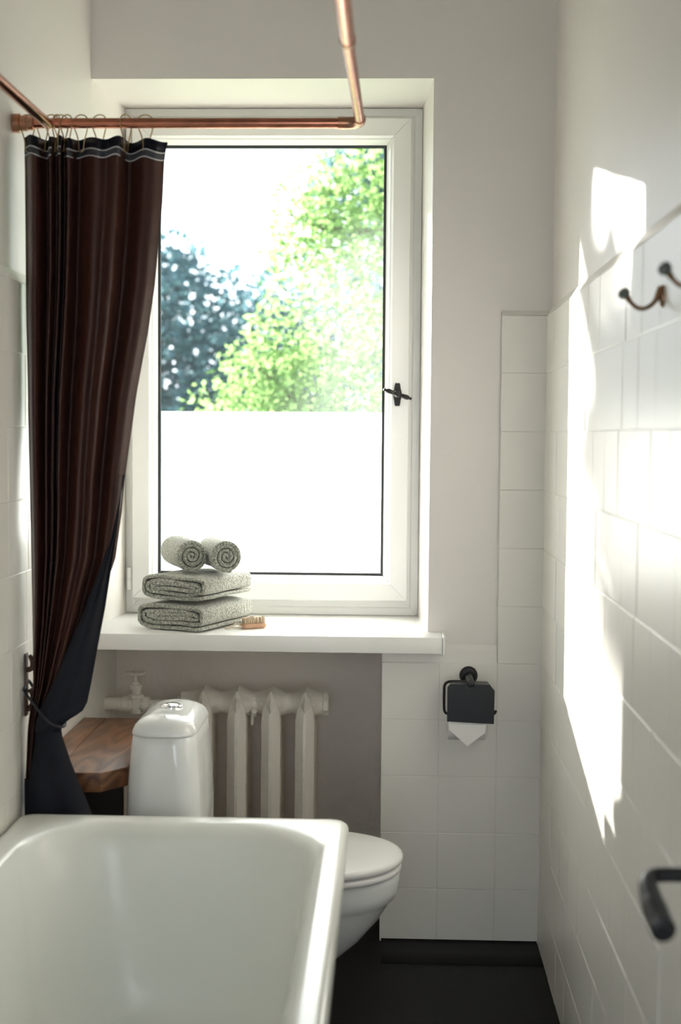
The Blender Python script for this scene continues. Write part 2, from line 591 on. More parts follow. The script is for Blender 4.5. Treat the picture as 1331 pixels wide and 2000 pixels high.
# hinge on the left edge of the sash
for hz in (0.925, 2.20):
    bm = B(); lathe(bm, [(0.006, -0.032), (0.007, -0.03), (0.007, -0.002), (0.0055, -0.001), (0.0055, 0.001), (0.007, 0.002), (0.007, 0.03), (0.006, 0.032)], (-0.764, 4.006, hz), 'z', 12)
    mk('hinge', bm, 'window_white', win)
# handle: scalloped plate with a turned crossbar
bm = B()
pl = []
for k in range(40):
    a = 2 * PI * k / 40
    rad = 1.0 + 0.07 * math.cos(6 * a)
    pl.append((0.0165 + 0.0115 * rad * math.cos(a), 1.467 + 0.0345 * rad * math.sin(a)))
prism(bm, pl, 'y', 3.994, 4.0005)
hd = mk('handle_plate', bm, 'antique_black', win)
bm = B(); lathe(bm, [(0.012, 3.995), (0.010, 3.990), (0.0065, 3.984), (0.0065, 3.964), (0.009, 3.958), (0.006, 3.952), (0, 3.951)], (0.0165, 0, 1.467), 'y', 20)
mk('handle_neck', bm, 'antique_black', hd)
bm = B()
d = Vector((0.947, 0, -0.32))
c = Vector((0.0165, 3.961, 1.467))
prof = [(-0.043, 0.0015), (-0.041, 0.0042), (-0.037, 0.0045), (-0.0355, 0.003), (-0.033, 0.0058), (-0.026, 0.0074), (-0.016, 0.0064), (-0.011, 0.0052), (-0.009, 0.0078), (0, 0.0095),
        (0.009, 0.0078), (0.011, 0.0052), (0.016, 0.0064), (0.026, 0.0074), (0.033, 0.0058), (0.0355, 0.003), (0.037, 0.0045), (0.041, 0.0042), (0.043, 0.0015)]
tube(bm, [c + d * a for a, r in prof], [r for a, r in prof], 14)
mk('handle_bar', bm, 'antique_black', hd)

# ------------------------------------------------------------------ door with lever handle in the right wall
door = ob('door_1', None, None, (XR, 1.32, FL))
ORI['door_1'] = Vector((XR, 1.32, FL))
door['kind'] = 'structure'
bm = B(); box(bm, XR + 0.005, XR + 0.045, 0.915, 1.725, FL + 0.01, 2.015); bevel(bm, 0.002, 1)
mk('door_leaf', bm, 'window_white', door)
for z0, z1 in ((0.15, 0.72), (0.95, 1.85)):
    bm = B(); box(bm, XR - 0.001, XR + 0.006, 1.03, 1.61, z0, z1); bevel(bm, 0.004, 2)
    mk('door_panel', bm, 'window_white', door)
bm = B()
box(bm, XR - 0.010, XR + 0.004, 0.85, 0.912, FL, 2.09); box(bm, XR - 0.010, XR + 0.004, 1.728, 1.755, FL, 2.09); box(bm, XR - 0.010, XR + 0.004, 0.912, 1.728, 2.02, 2.09)
structure(mk('trim_1', bm, 'window_white', smooth=False))
bm = B(); lathe(bm, [(0.026, 0.006), (0.026, -0.002), (0.024, -0.006), (0.013, -0.010), (0.011, -0.014)], (XR, 1.655, 0.822), 'x', 24)
hb = mk('door_handle', bm, 'black_metal', door)
bm = B()
pts = smooth_pts([(XR - 0.010, 1.655, 0.822), (XR - 0.045, 1.655, 0.822), (XR - 0.080, 1.655, 0.823), (XR - 0.104, 1.651, 0.822), (XR - 0.112, 1.634, 0.817),
                  (XR - 0.1125, 1.60, 0.806), (XR - 0.111, 1.57, 0.798), (XR - 0.110, 1.552, 0.794), (XR - 0.1095, 1.545, 0.793)], 6)
n = len(pts)
tube(bm, pts, [0.0090 + 0.0058 * min(1, max(0, (i / n - 0.4) * 4)) - (0.010 if i == n - 1 else 0.005 if i == n - 2 else 0.002 if i == n - 3 else 0) for i in range(n)], 14)
mk('lever', bm, 'black_metal', hb)

# ------------------------------------------------------------------ bathtub
tub = thing('bathtub', 'white enamelled bathtub with a rolled rim along the left tiled wall', 'bathtub', (-0.43, 2.03, FL))
X0, X1, Y0, Y1, RZ = -0.784, -0.082, 1.17, 2.885, 0.54
bm = B()
def tr(i, e0, e1, r, z, sx=0):
    return rrect(X0 + i + sx, X1 - i, Y0 + e0, Y1 - e1, r, z, 12)
rings = [
    tr(0.135, 0.16, 0.17, 0.16, 0.085), tr(0.085, 0.10, 0.11, 0.16, 0.15),
    tr(0.035, 0.05, 0.08, 0.09, 0.46), tr(0.026, 0.03, 0.032, 0.05, 0.492), tr(0.014, 0.014, 0.014, 0.03, 0.494),
    tr(0.004, 0.004, 0.004, 0.03, 0.496), tr(0.0, 0.0, 0.0, 0.03, 0.502), tr(0.0, 0.0, 0.0, 0.03, 0.525), tr(0.003, 0.003, 0.003, 0.03, 0.534), tr(0.009, 0.009, 0.009, 0.03, 0.5395), tr(0.018, 0.018, 0.018, 0.03, RZ),
    tr(0.036, 0.05, 0.04, 0.12, RZ - 0.0008), tr(0.046, 0.06, 0.050, 0.165, RZ - 0.003), tr(0.054, 0.068, 0.060, 0.17, RZ - 0.010), tr(0.060, 0.075, 0.072, 0.17, RZ - 0.022),
    tr(0.068, 0.084, 0.080, 0.172, RZ - 0.05), tr(0.080, 0.10, 0.095, 0.175, RZ - 0.12), tr(0.095, 0.115, 0.112, 0.18, RZ - 0.22), tr(0.108, 0.13, 0.126, 0.18, RZ - 0.30),
    tr(0.125, 0.15, 0.145, 0.18, RZ - 0.36), tr(0.15, 0.18, 0.175, 0.17, RZ - 0.40), tr(0.19, 0.22, 0.22, 0.15, RZ - 0.422), tr(0.24, 0.30, 0.32, 0.1, RZ - 0.430), tr(0.32, 0.55, 0.60, 0.03, RZ - 0.432)]
loft(bm, rings)
mk('tub_shell', bm, 'enamel', tub, angle=60)
for lx in (X0 + 0.18, X1 - 0.18):
    for ly in (Y0 + 0.32, Y1 - 0.58):
        bm = B()
        tube(bm, smooth_pts([(lx, ly, 0.10), (lx + (0.02 if lx > -0.43 else -0.02), ly, 0.06), (lx, ly, 0.02), (lx + (0.03 if lx > -0.43 else -0.03), ly, FL + 0.018)], 5), 0.018, 10)
        mk('foot', bm, 'enamel', tub)
bm = B(); lathe(bm, [(0.034, 0.1075), (0.034, 0.112), (0.028, 0.114), (0.024, 0.110), (0, 0.1095)], (-0.43, 1.50, 0), 'z', 24)
mk('drain', bm, 'chrome', tub)
bm = B(); lathe(bm, [(0.032, 0.006), (0.032, 0.0), (0.028, -0.004), (0, -0.006)], (-0.43, 1.283, 0.43), 'y', 24)
bm.transform(Matrix.Scale(-1, 4, (0, 1, 0)) @ Matrix.Translation((0, -2.566, 0)))
mk('overflow', bm, 'chrome', tub)

# ------------------------------------------------------------------ toilet, turned sideways behind the bathtub
toi = thing('toilet', 'white ceramic toilet with closed lid and low cistern behind the bathtub', 'toilet', (-0.28, 3.14, FL))
TY = 3.14
def egg(xf, xb, hw, z, n=48, pf=2.1, pb=3.2):
    """plan outline: round towards +x, squarer towards -x"""
    xm = xb + (xf - xb) * 0.46
    out = []
    for k in range(n):
        a = 2 * PI * k / n
        c, s = math.cos(a), math.sin(a)
        p = pf if c >= 0 else pb
        L = (xf - xm) if c >= 0 else (xm - xb)
        out.append((xm + L * math.copysign(abs(c) ** (2 / p), c), TY + hw * math.copysign(abs(s) ** (2 / p), s), z))
    return out
bm = B()
loft(bm, [egg(-0.215, -0.55, 0.105, FL), egg(-0.21, -0.55, 0.105, 0.03), egg(-0.195, -0.55, 0.10, 0.07), egg(-0.155, -0.555, 0.112, 0.11), egg(-0.112, -0.56, 0.128, 0.145), egg(-0.058, -0.56, 0.146, 0.192),
          egg(-0.018, -0.56, 0.160, 0.240), egg(0.004, -0.56, 0.167, 0.274), egg(0.011, -0.56, 0.170, 0.2835), egg(0.019, -0.56, 0.174, 0.290), egg(0.026, -0.56, 0.177, 0.31), egg(0.030, -0.56, 0.178, 0.335), egg(0.029, -0.56, 0.177, 0.348), egg(0.024, -0.56, 0.172, 0.352)])
mk('bowl', bm, 'ceramic', toi, angle=60)
def slab(name, xf, xb, hw, z0, z1, r, m):
    bm = B()
    loft(bm, [egg(xf - r, xb + r, hw - r, z0), egg(xf, xb, hw, z0 + r), egg(xf, xb, hw, z1 - r), egg(xf - r * .6, xb + r * .6, hw - r * .6, z1 - r * .3), egg(xf - r * 2, xb + r * 2, hw - r * 2, z1), egg(xf - .08, xb + .08, hw - .08, z1 + .0015)])
    return mk(name, bm, m, toi, angle=60)
slab('seat_ring', 0.033, -0.385, 0.180, 0.354, 0.369, 0.004, 'seat_plastic')
slab('lid', 0.036, -0.39, 0.182, 0.372, 0.391, 0.006, 'seat_plastic')
for s in (-1, 1):
    bm = B(); lathe(bm, [(0.008, -0.018), (0.011, -0.016), (0.011, 0.016), (0.008, 0.018)], (-0.398, TY + s * 0.085, 0.372), 'y', 14)
    mk('seat_hinge', bm, 'seat_plastic', toi)
cx0, cx1, cy0, cy1 = -0.584, -0.417, 2.985, 3.295
def cr_(i, z, r=0.05):
    return rrect(cx0 + i, cx1 - i, cy0 + i, cy1 - i, r, z, 8)
bm = B()
loft(bm, [cr_(0.03, 0.353), cr_(0.008, 0.36), cr_(0.0, 0.38), cr_(0.0, 0.50), cr_(0.003, 0.58), cr_(0.009, 0.655), cr_(0.012, 0.677), cr_(0.015, 0.6795)])
mk('cistern', bm, 'ceramic', toi, angle=60)
bm = B()
loft(bm, [cr_(0.016, 0.6805), cr_(0.0105, 0.6815), cr_(0.010, 0.684), cr_(0.012, 0.691), cr_(0.017, 0.701, .048), cr_(0.025, 0.709, .046), cr_(0.038, 0.716, .04), cr_(0.054, 0.7205, .03), cr_(0.070, 0.722, .010)])
cl = mk('cistern_lid', bm, 'ceramic', toi, angle=60)
bm = B(); lathe(bm, [(0.026, 0.718), (0.026, 0.7245), (0.024, 0.7265), (0.0205, 0.7265), (0.0200, 0.725), (0.0195, 0.728), (0.012, 0.7305), (0, 0.731)], (-0.5005, TY, 0), 'z', 28)
mk('flush_button', bm, 'chrome', cl)

# ------------------------------------------------------------------ cast-iron radiator in the niche
rad = thing('radiator', 'cream painted cast iron radiator in the niche under the window', 'radiator', (-0.38, 3.86, 0.05))
RYC, HT, HB = 3.87, 0.590, 0.11
def section(xc_):
    bm = B()
    for zh, sgn in ((HT, 1), (HB, -1)):
        rings = []
        for k in range(17):
            t = -1 + 2 * k / 16
            w = max(0.0, 1 - abs(t) / 0.9)
            w = w ** 1.35
            ring = []
            for j in range(24):
                a = 2 * PI * j / 24
                ry = 0.033 + 0.052 * w
                rz = 0.031 + 0.002 * w
                q_ = 1.0 + 0.35 * w
                py, pz = ry * math.copysign(abs(math.cos(a)) ** q_, math.cos(a)), rz * math.sin(a)
                if sgn * math.sin(a) > 0:
                    pz += sgn * 0.016 * w * abs(math.sin(a)) ** 1.5
                if sgn * math.sin(a) < 0:
                    pz -= sgn * 0.012 * w * abs(math.sin(a))
                ring.append((xc_ + t * 0.0478, RYC + py, zh + pz))
            rings.append(ring)
        loft(bm, rings)
    for yc_, s in ((RYC - 0.052, -1), (RYC + 0.052, 1)):
        ring0 = [(-0.029, 0.004), (-0.026, -0.012), (-0.004, -0.030), (0.004, -0.030), (0.026, -0.012), (0.029, 0.004), (0.022, 0.022), (-0.022, 0.022)]
        rings = []
        for z, sc in ((HB - 0.018, 0.45), (HB, 0.8), (HB + 0.045, 1.0), (0.25, 1.0), (0.45, 1.0), (HT - 0.04, 1.0), (HT - 0.005, 0.82), (HT + 0.022, 0.5), (HT + 0.042, 0.14)):
            rings.append([(xc_ + px * sc, yc_ - s * 0 + (py if s < 0 else -py) * (sc if sc < 0.9 else 1), z) for px, py in ring0])
        loft(bm, rings)
    return mk('radiator_section', bm, 'radiator_paint', rad, angle=38)
RX = [-0.520, -0.4245, -0.329, -0.2335]
for x in RX:
    section(x)
def hexcap(x0, x1, z, r):
    bm = B()
    rings = []
    for x, q in ((x0, r * .85), (x0 + 0.003, r), (x1 - 0.003, r), (x1, r * .93)):
        rings.append([(x, RYC + q * math.cos(PI / 4 * k + PI / 8), z + q * math.sin(PI / 4 * k + PI / 8)) for k in range(8)])
    loft(bm, rings)
    return bm
mk('end_plug', hexcap(-0.187, -0.170, HT, 0.034), 'radiator_paint', rad, angle=30)
mk('end_plug', hexcap(-0.187, -0.170, HB, 0.034), 'radiator_paint', rad, angle=30)
mk('end_bush', hexcap(-0.590, -0.566, HT, 0.032), 'radiator_paint', rad, angle=30)
mk('end_bush', hexcap(-0.590, -0.566, HB, 0.032), 'radiator_paint', rad, angle=30)
# feed pipe and valve
bm = B()
lathe(bm, [(0.019, -0.806), (0.019, -0.757), (0.023, -0.756), (0.023, -0.738), (0.018, -0.737), (0.018, -0.700), (0.022, -0.699), (0.022, -0.682), (0.0145, -0.681), (0.0145, -0.612), (0.018, -0.611), (0.018, -0.600), (0.024, -0.599), (0.024, -0.588)], (0, RYC, 0.581), 'x', 18)
vp = mk('feed_pipe', bm, 'radiator_paint', rad, angle=30)
bm = B()
lathe(bm, [(0.010, 0.552), (0.016, 0.556), (0.019, 0.566), (0.019, 0.598), (0.023, 0.600), (0.023, 0.609), (0.015, 0.611), (0.015, 0.622), (0.017, 0.623), (0.017, 0.636), (0.010, 0.638), (0.010, 0.645), (0.0055, 0.646), (0.0055, 0.668)], (-0.719, RYC, 0), 'z', 10)
mk('valve_body', bm, 'radiator_paint', vp, angle=25)
bm = B()
ring = [(-0.719 + 0.026 * math.cos(2 * PI * k / 28), RYC + 0.026 * math.sin(2 * PI * k / 28), 0.671) for k in range(28)]
tube(bm, ring, 0.0042, 8, loop=True)
for k in range(4):
    a = PI / 2 * k + 0.3
    tube(bm, [(-0.719, RYC, 0.670), (-0.719 + 0.025 * math.cos(a), RYC + 0.025 * math.sin(a), 0.671)], 0.003, 6)
lathe(bm, [(0.007, 0.665), (0.008, 0.668), (0.007, 0.675), (0, 0.676)], (-0.719, RYC, 0), 'z', 12)
mk('hand_wheel', bm, 'radiator_paint', vp)
bm = B()
lathe(bm, [(0.0145, -0.806), (0.0145, -0.588)], (0, RYC, HB), 'x', 14)
mk('return_pipe', bm, 'radiator_paint', rad)
bm = B()
tube(bm, smooth_pts([(-0.377, YF, 0.560), (-0.377, 3.90, 0.560), (-0.377, 3.845, 0.562), (-0.377, 3.825, 0.575)], 5), 0.008, 8)
tube(bm, [(-0.383, 3.838, 0.565), (-0.384, 3.832, 0.535)], 0.004, 6)
mk('wall_bracket', bm, 'radiator_paint', rad)

# ------------------------------------------------------------------ wooden side shelf
sh = thing('wooden_shelf', 'brown stained thick wooden shelf between left wall and cistern', 'shelf', (-0.70, 3.3, 0.58))
def plank(poly):
    bm = B()
    prism(bm, poly, 'z', 0.556, 0.600)
    bmesh.ops.bevel(bm, geom=list(bm.edges), offset=0.0035, segments=2, profile=0.5, affect='EDGES')
    return mk('plank', bm, 'stained_wood', sh, angle=50)
plank([(-0.7875, 3.16), (-0.7455, 3.16), (-0.7455, 3.59), (-0.805, 3.59), (-0.805, 3.125), (-0.7875, 3.125)])
plank([(-0.745, 2.995), (-0.634, 2.995), (-0.587, 3.055), (-0.587, 3.59), (-0.745, 3.59)])
for y in (3.18, 3.52):
    bm = B(); box(bm, -0.805, -0.62, y, y + 0.025, 0.535, 0.555); box(bm, -0.805, -0.785 + 0.002, y, y + 0.025, 0.42, 0.535); bevel(bm, 0.002, 1)
    mk('shelf_bracket', bm, 'steel_dark', sh)

bm = B(); box(bm, -0.7875, -0.612, 3.125, 3.143, FL, 0.5555); bevel(bm, 0.002, 1)  # added panel, stands in for the dark gap under the shelf
mk('dark_gap_panel', bm, 'gap_dark', sh)

# ------------------------------------------------------------------ copper shower rail
ZROD, YROD = 2.002, 2.935
rail = thing('shower_rail', 'copper pipe shower curtain rail above the bathtub', 'curtain rail', (-0.43, YROD, ZROD))
def pipe(name, a, b, r, m='copper', seg=20):
    bm = B(); tube(bm, [a, b], r, seg)
    return mk(name, bm, m, rail)
pipe('cross_pipe', (-0.788, YROD, ZROD), (-0.093, YROD, ZROD), 0.0108)
bm = B(); lathe(bm, [(0.020, -0.8055), (0.020, -0.790), (0.0165, -0.789), (0.0165, -0.775), (0.0145, -0.774), (0.0145, -0.762), (0.0118, -0.760)], (0, YROD, ZROD), 'x', 20)
mk('wall_socket', bm, 'copper_joint', rail)
pipe('side_pipe', (-0.728, YROD - 0.012, ZROD - 0.004), (-0.745, 0.2, ZROD - 0.004), 0.0108)
# elbow at the free corner
bm = B()
ex, R = -0.072, 0.024
arc = [(ex - R + R * math.sin(a), YROD - R + R * math.cos(a), ZROD) for a in [PI / 2 * k / 8 for k in range(9)]]
tube(bm, [(ex - R - 0.022, YROD, ZROD), (ex - R - 0.004, YROD, ZROD)] + arc + [(ex, YROD - R - 0.02, ZROD)], 0.0128, 18)
mk('elbow', bm, 'copper_joint', rail)
pipe('side_pipe', (ex, YROD - R - 0.018, ZROD), (-0.079, 2.33, ZROD), 0.0106)
bm = B()
tube(bm, [(-0.0785, 2.345, ZROD), (-0.0785, 2.338, ZROD), (-0.079, 2.322, ZROD), (-0.079, 2.315, ZROD)], [0.0112, 0.0135, 0.0135, 0.0142], 18)
mk('coupling', bm, 'copper_joint', rail)
pipe('side_pipe', (-0.079, 2.32, ZROD), (-0.082, 0.2, ZROD), 0.0130)
for x in (-0.745, -0.082):
    bm = B(); tube(bm, [(x, 0.2, ZROD), (x, -0.30, ZROD)], 0.0128, 14)
    mk('side_pipe', bm, 'copper', rail)

# ------------------------------------------------------------------ shower curtain
cur = thing('shower_curtain', 'dark brown shower curtain with navy lining gathered by a tie at the left', 'curtain', (-0.66, 2.94, 0.50))
CL = [(0.50, -0.784), (0.60, -0.784), (0.71, -0.780), (0.80, -0.770), (0.955, -0.771), (1.18, -0.776), (1.40, -0.781), (1.66, -0.783), (2.0, -0.786)]
CR_ = [(0.50, -0.622), (0.518, -0.629), (0.574, -0.652), (0.642, -0.680), (0.700, -0.699), (0.719, -0.702), (0.735, -0.688), (0.755, -0.655), (0.775, -0.644), (0.812, -0.636), (0.98, -0.606), (1.18, -0.578),
       (1.258, -0.571), (1.434, -0.547), (1.565, -0.523), (1.663, -0.509), (1.836, -0.492), (1.935, -0.487), (1.965, -0.480), (2.0, -0.478)]
CBD = [(0.50, -0.775), (0.595, -0.771), (0.674, -0.760), (0.731, -0.753), (0.763, -0.742), (0.822, -0.713), (0.957, -0.657), (1.125, -0.595), (1.258, -0.567), (1.30, -0.560)]
FOLD = [(0, -.6), (.10, 1), (.165, -1), (.20, .7), (.235, -.7), (.265, .7), (.295, -.7), (.325, .8), (.41, -1), (.53, .8), (.60, .35), (.67, 1), (.76, -1), (.88, .15), (.94, .3), (1, -.5)]
def fold(u, z):
    amp = 0.029 * (0.5 + 0.45 * min(1, max(0, (z - 0.8) / 0.6)))
    f = sinterp(FOLD, u)
    w = 0.25 * math.sin(9 * u + 5.0 * z) * math.sin(PI * min(1, max(0, (1.95 - z) / 0.5)))
    return -amp * (f + w) + 0.004 * noise.noise(Vector((u * 5, z * 4.5, 2.0)))
def xshift(u):
    """lets the pleats lean over each other"""
    return 0.022 * math.sin(PI * u) * sinterp(FOLD, u)
def ycen(z):
    return sinterp([(0.50, 2.928), (0.60, 2.928), (0.72, 2.930), (0.90, 2.932), (1.5, 2.935), (2.0, 2.935)], z)
def top_z(u):
    f = sinterp(FOLD, u)
    return 1.969 - 0.002 * f * (1 - 0.6 * u) - 0.005 * u + 0.0025 * math.sin(31 * u)
def sheet(bm, xl, xr, z0, z1f, dy, nu=150, nz=70, umin=0.0, umax=1.0, front=None):
    rows = []
    for i in range(nz + 1):
        t = i / nz
        row = []
        for j in range(nu + 1):
            u = umin + (umax - umin) * j / nu
            z = z0 + (z1f(u) - z0) * t
            l, r = xl(z), xr(z)
            x = l + (r - l) * (u + xshift(u))
            y = ycen(z) + fold(u, z) + dy
            if front:
                y += front(u, z)
            row.append((x, y, z))
        rows.append(row)
    loft(bm, rows, closed=False, caps=False)
def solid(o, t, off=0):
    md = o.modifiers.new('thickness', 'SOLIDIFY')
    md.thickness = t
    md.offset = off
    return o
bm = B()
sheet(bm, lambda z: interp(CL, z), lambda z: interp(CR_, z) if z > 1.258 else min(interp(CR_, z), interp(CBD, z) + 0.02), 0.60, top_z, 0.0)
panel = solid(mk('curtain_panel', bm, 'brown_satin', cur, angle=180), 0.0012)
panel['label'] = 'dark brown satin side of the curtain'
bm = B()
sheet(bm, lambda z: interp(CL, z), lambda z: interp(CR_, z) if z > 1.258 else min(interp(CR_, z), interp(CBD, z) + 0.02), 0.56, lambda u: top_z(u) + 0.002, 0.004)
# edge turned over so that the lining faces the room
def flap_front(u, z):
    return -0.016 - 0.016 * math.sin(PI * min(1, u * 1.0)) + 0.004 * math.sin(7 * u + 9 * z)
rows = []
for i in range(61):
    z = 0.712 + (1.262 - 0.712) * i / 60
    row = []
    l, r = interp(CBD, z), interp(CR_, z)
    for j in range(41):
        u = j / 40
        x = l + (r - l) * u
        bulge = math.sin(PI * (0.12 + 0.88 * u))
        kk = min(1, (r - l) / 0.06)
        y = ycen(z) - 0.010 - 0.020 * kk - 0.014 * bulge * kk + 0.004 * math.sin(13 * u + 3 * z) * u
        row.append((x, y, z))
    rows.append(row)
loft(bm, rows, closed=False, caps=False)
rows = []
for i in range(31):
    z = 0.50 + (0.722 - 0.50) * i / 30
    row = []
    l, r = interp(CBD, z), interp(CR_, z)
    for j in range(41):
        u = j / 40
        s = (0.722 - z) / 0.222
        y = ycen(z) - 0.022 - 0.012 * math.sin(PI * u) - 0.010 * s * math.sin(3 * PI * u + 0.4) * (0.4 + 0.6 * u)
        row.append((l + (r - l) * u, y, z))
    rows.append(row)
loft(bm, rows, closed=False, caps=False)
rows = []
for i in range(9):
    z = 0.50 + 0.105 * i / 8
    rows.append([(interp(CL, z) + 0.05 * j / 10, ycen(z) - 0.010 - 0.012 * math.sin(PI * j / 10 * 1.3), z) for j in range(11)])
loft(bm, rows, closed=False, caps=False)
lining = solid(mk('lining', bm, 'navy_cloth', cur, angle=180), 0.0012)
lining['label'] = 'navy blue lining turned outwards along the edge'
def tape(name, d0, d1, m, dy):
    bm = B()
    rows = []
    for d in (d0, d1):
        row = []
        for j in range(241):
            u = j / 240
            z = top_z(u) - d - 0.35 * (1.968 - top_z(u))
            l, r = interp(CL, z), interp(CR_, z)
            row.append((l + (r - l) * (u + xshift(u)), ycen(z) + fold(u, z) + dy, z))
        rows.append(row)
    loft(bm, rows, closed=False, caps=False)
    return solid(mk(name, bm, m, cur, angle=180), 0.0006)
tape('header_band', -0.004, 0.017, 'navy_cloth', -0.0016)
ht = tape('header_tape', 0.017, 0.036, 'tape_grey', -0.0018)
for d in (0.018, 0.033):
    bm = B()
    tape('tape_stripe', d, d + 0.0024, 'stripe_white', -0.0030)
bm.free()
bm = B()
tp = smooth_pts([(-0.789, 2.952, 0.800), (-0.782, 2.912, 0.797), (-0.765, 2.894, 0.782), (-0.742, 2.885, 0.757), (-0.718, 2.884, 0.733), (-0.700, 2.902, 0.722), (-0.698, 2.930, 0.722), (-0.71, 2.952, 0.735), (-0.745, 2.962, 0.765), (-0.775, 2.962, 0.793)], 8)
tube(bm, tp, 0.003, 8)
tb = mk('tieback_cord', bm, 'cord', cur)
bm = B()
tube(bm, smooth_pts([(-0.789, 2.952, 0.800), (-0.7868, 2.958, 0.808), (-0.7868, 2.968, 0.808), (-0.775, 2.965, 0.793)], 5), 0.0034, 8)
mk('cord_loop', bm, 'cord', tb)

# curtain rings: thin brass wire hooks
RINGX = [(-0.775, 0.5, 'leftmost, beside the copper wall socket'), (-0.742, -0.6, 'second from the left wall'), (-0.7215, 0.9, 'third from the left wall, in the crowded cluster'), (-0.714, -1.1, 'fourth from the left wall, in the crowded cluster'),
         (-0.7035, 0.75, 'fifth from the left wall, in the crowded cluster'), (-0.692, -0.7, 'last of the crowded cluster'), (-0.661, -0.3, 'fourth from the free end of the curtain'),
         (-0.622, -0.35, 'third from the free end of the curtain'), (-0.5655, 1.25, 'second from the free end of the curtain'), (-0.524, 0.35, 'over the window, nearest the free end of the curtain')]
for x, rot, w in RINGX:
    bm = B()
    P = []
    for a in [PI * k / 10 for k in range(11)]:
        P.append((0.0155 * math.cos(a), 0, 0.005 + 0.0125 * math.sin(a)))
    P += [(-0.0150, 0, -0.010), (-0.0095, 0, -0.024), (-0.0055, 0, -0.040), (-0.0048, 0, -0.056), (0.0, 0, -0.060), (0.0048, 0, -0.056), (0.0070, 0, -0.040), (0.0115, 0, -0.024), (0.0155, 0, -0.008)]
    tube(bm, smooth_pts(P, 3, loop=True), 0.00135, 8, loop=True)
    bm.transform(Matrix.Translation((x, YROD, ZROD)) @ Matrix.Rotation(rot * 0.75, 4, 'Z'))
    tag(mk('curtain_ring', bm, 'brass_wire', None, (x, YROD, ZROD)), 'thin brass wire curtain ring, ' + w, 'curtain ring', 'wire rings on the copper rail')

# tieback hook on the left wall tiles
HY = 2.952
hk = thing('tieback_hook', 'dark brown curved tieback hook on left tiled wall beside curtain', 'hook', (XTL, HY, 0.80))
bm = B(); tube(bm, smooth_pts([(XTL - 0.003, HY, 0.838), (-0.782, HY, 0.836), (-0.7745, HY, 0.842), (-0.7745, HY, 0.856), (-0.781, HY, 0.868)], 5), [0.0062] * 18 + [0.005, 0.004, 0.003], 10)
mk('upper_prong', bm, 'hook_wood', hk)
bm = B(); tube(bm, smooth_pts([(XTL - 0.003, HY, 0.748), (-0.780, HY, 0.752), (-0.7735, HY, 0.764), (-0.7735, HY, 0.782), (-0.780, HY, 0.794)], 5), 0.0066, 10)
mk('lower_prong', bm, 'hook_wood', hk)
bm = B(); box(bm, XTL - 0.0005, XTL + 0.004, HY - 0.011, HY + 0.011, 0.735, 0.872); bevel(bm, 0.002, 2)
mk('back_plate', bm, 'hook_wood', hk)

# ------------------------------------------------------------------ towels on the sill
TH = math.radians(24)
TX = Vector((math.cos(TH), -math.sin(TH), 0))
TYv = Vector((math.sin(TH), math.cos(TH), 0))
TZ = Vector((0, 0, 1))
def band(bm, path, t, L, org, ax, az, al, seed=0, shear=0.0):
    """thick cloth band following a 2-D path (in ax/az), L long along al"""
    rings = []
    n = len(path)
    for i, (p, q) in enumerate(path):
        a = path[max(0, i - 1)]
        b = path[min(n - 1, i + 1)]
        tx, tz = b[0] - a[0], b[1] - a[1]
        l = math.hypot(tx, tz) or 1
        nx, nz = -tz / l, tx / l
        h = t / 2 * (0.55 if i in (0, n - 1) else 1)
        ring = []
        e = t * 0.9 / L
        for s, v in [(-1, -.3), (-1 + .35 * e, -.8), (-1 + e, -1), (-.5, -1), (0, -1), (.5, -1), (1 - e, -1), (1 - .35 * e, -.8), (1, -.3), (1, .3), (1 - .35 * e, .8), (1 - e, 1), (.5, 1), (0, 1), (-.5, 1), (-1 + e, 1), (-1 + .35 * e, .8), (-1, .3)]:
            wob = 0.003 * noise.noise(Vector((p * 14 + seed, q * 14, s * 1.5)))
            sl = s * L / 2 + 0.004 * noise.noise(Vector((i * 0.07 + seed, 3.0, s)))
            c = org + ax * (p + nx * (h * v + wob)) + az * (q + nz * (h * v + wob)) + al * sl
            ring.append(c)
        rings.append(ring)
    loft(bm, rings)
def racetrack(w, h, t, turns, seed, lump=0.0):
    """flat spiral of folded cloth, from the outer end inwards"""
    path = []
    N = int(turns * 44)
    for i in range(N + 1):
        a = -PI / 2 - 0.9 + 2 * PI * i / 44.0
        k = i / 44.0
        hw, hh = w / 2 - t / 2 - k * t * 1.08, h / 2 - t / 2 - k * t * 0.98
        hh = max(hh, t * 0.35)
        c, s = math.cos(a), math.sin(a)
        p = 4.6 if k < 1 else 3.0
        x = hw * math.copysign(abs(c) ** (2 / p), c)
        z = hh * math.copysign(abs(s) ** (2 / p), s)
        z += lump * math.sin(x * 42 + seed + k) * (0.3 if k < 1 else 1.0)
        path.append((-x, z))
    return path
def folded(label, cx, cy, z0, w, h, L, seed, dth=0.0):
    bm = B()
    rx = Matrix.Rotation(dth, 3, 'Z')
    t = h / 6.3
    band(bm, racetrack(w, h, t, 2.9, seed, 0.0022), t * 0.86, L, Vector((cx, cy, z0 + h / 2)), rx @ TX, TZ, rx @ TYv, seed)
    o = mk('folded_towel', bm, 'towel_knit', None, (cx, cy, z0), angle=180)
    return tag(o, label, 'towel', 'towels on the window sill')
TCX, TCY = -0.532, 3.782
folded('sage green folded towel at the bottom of the pile on the sill', TCX, TCY, 0.8225, 0.226, 0.079, 0.27, 1.0)
folded('sage green folded towel lying second from the bottom, under the rolled towels', TCX + 0.004, TCY + 0.004, 0.9015, 0.218, 0.077, 0.262, 5.0, 0.03)
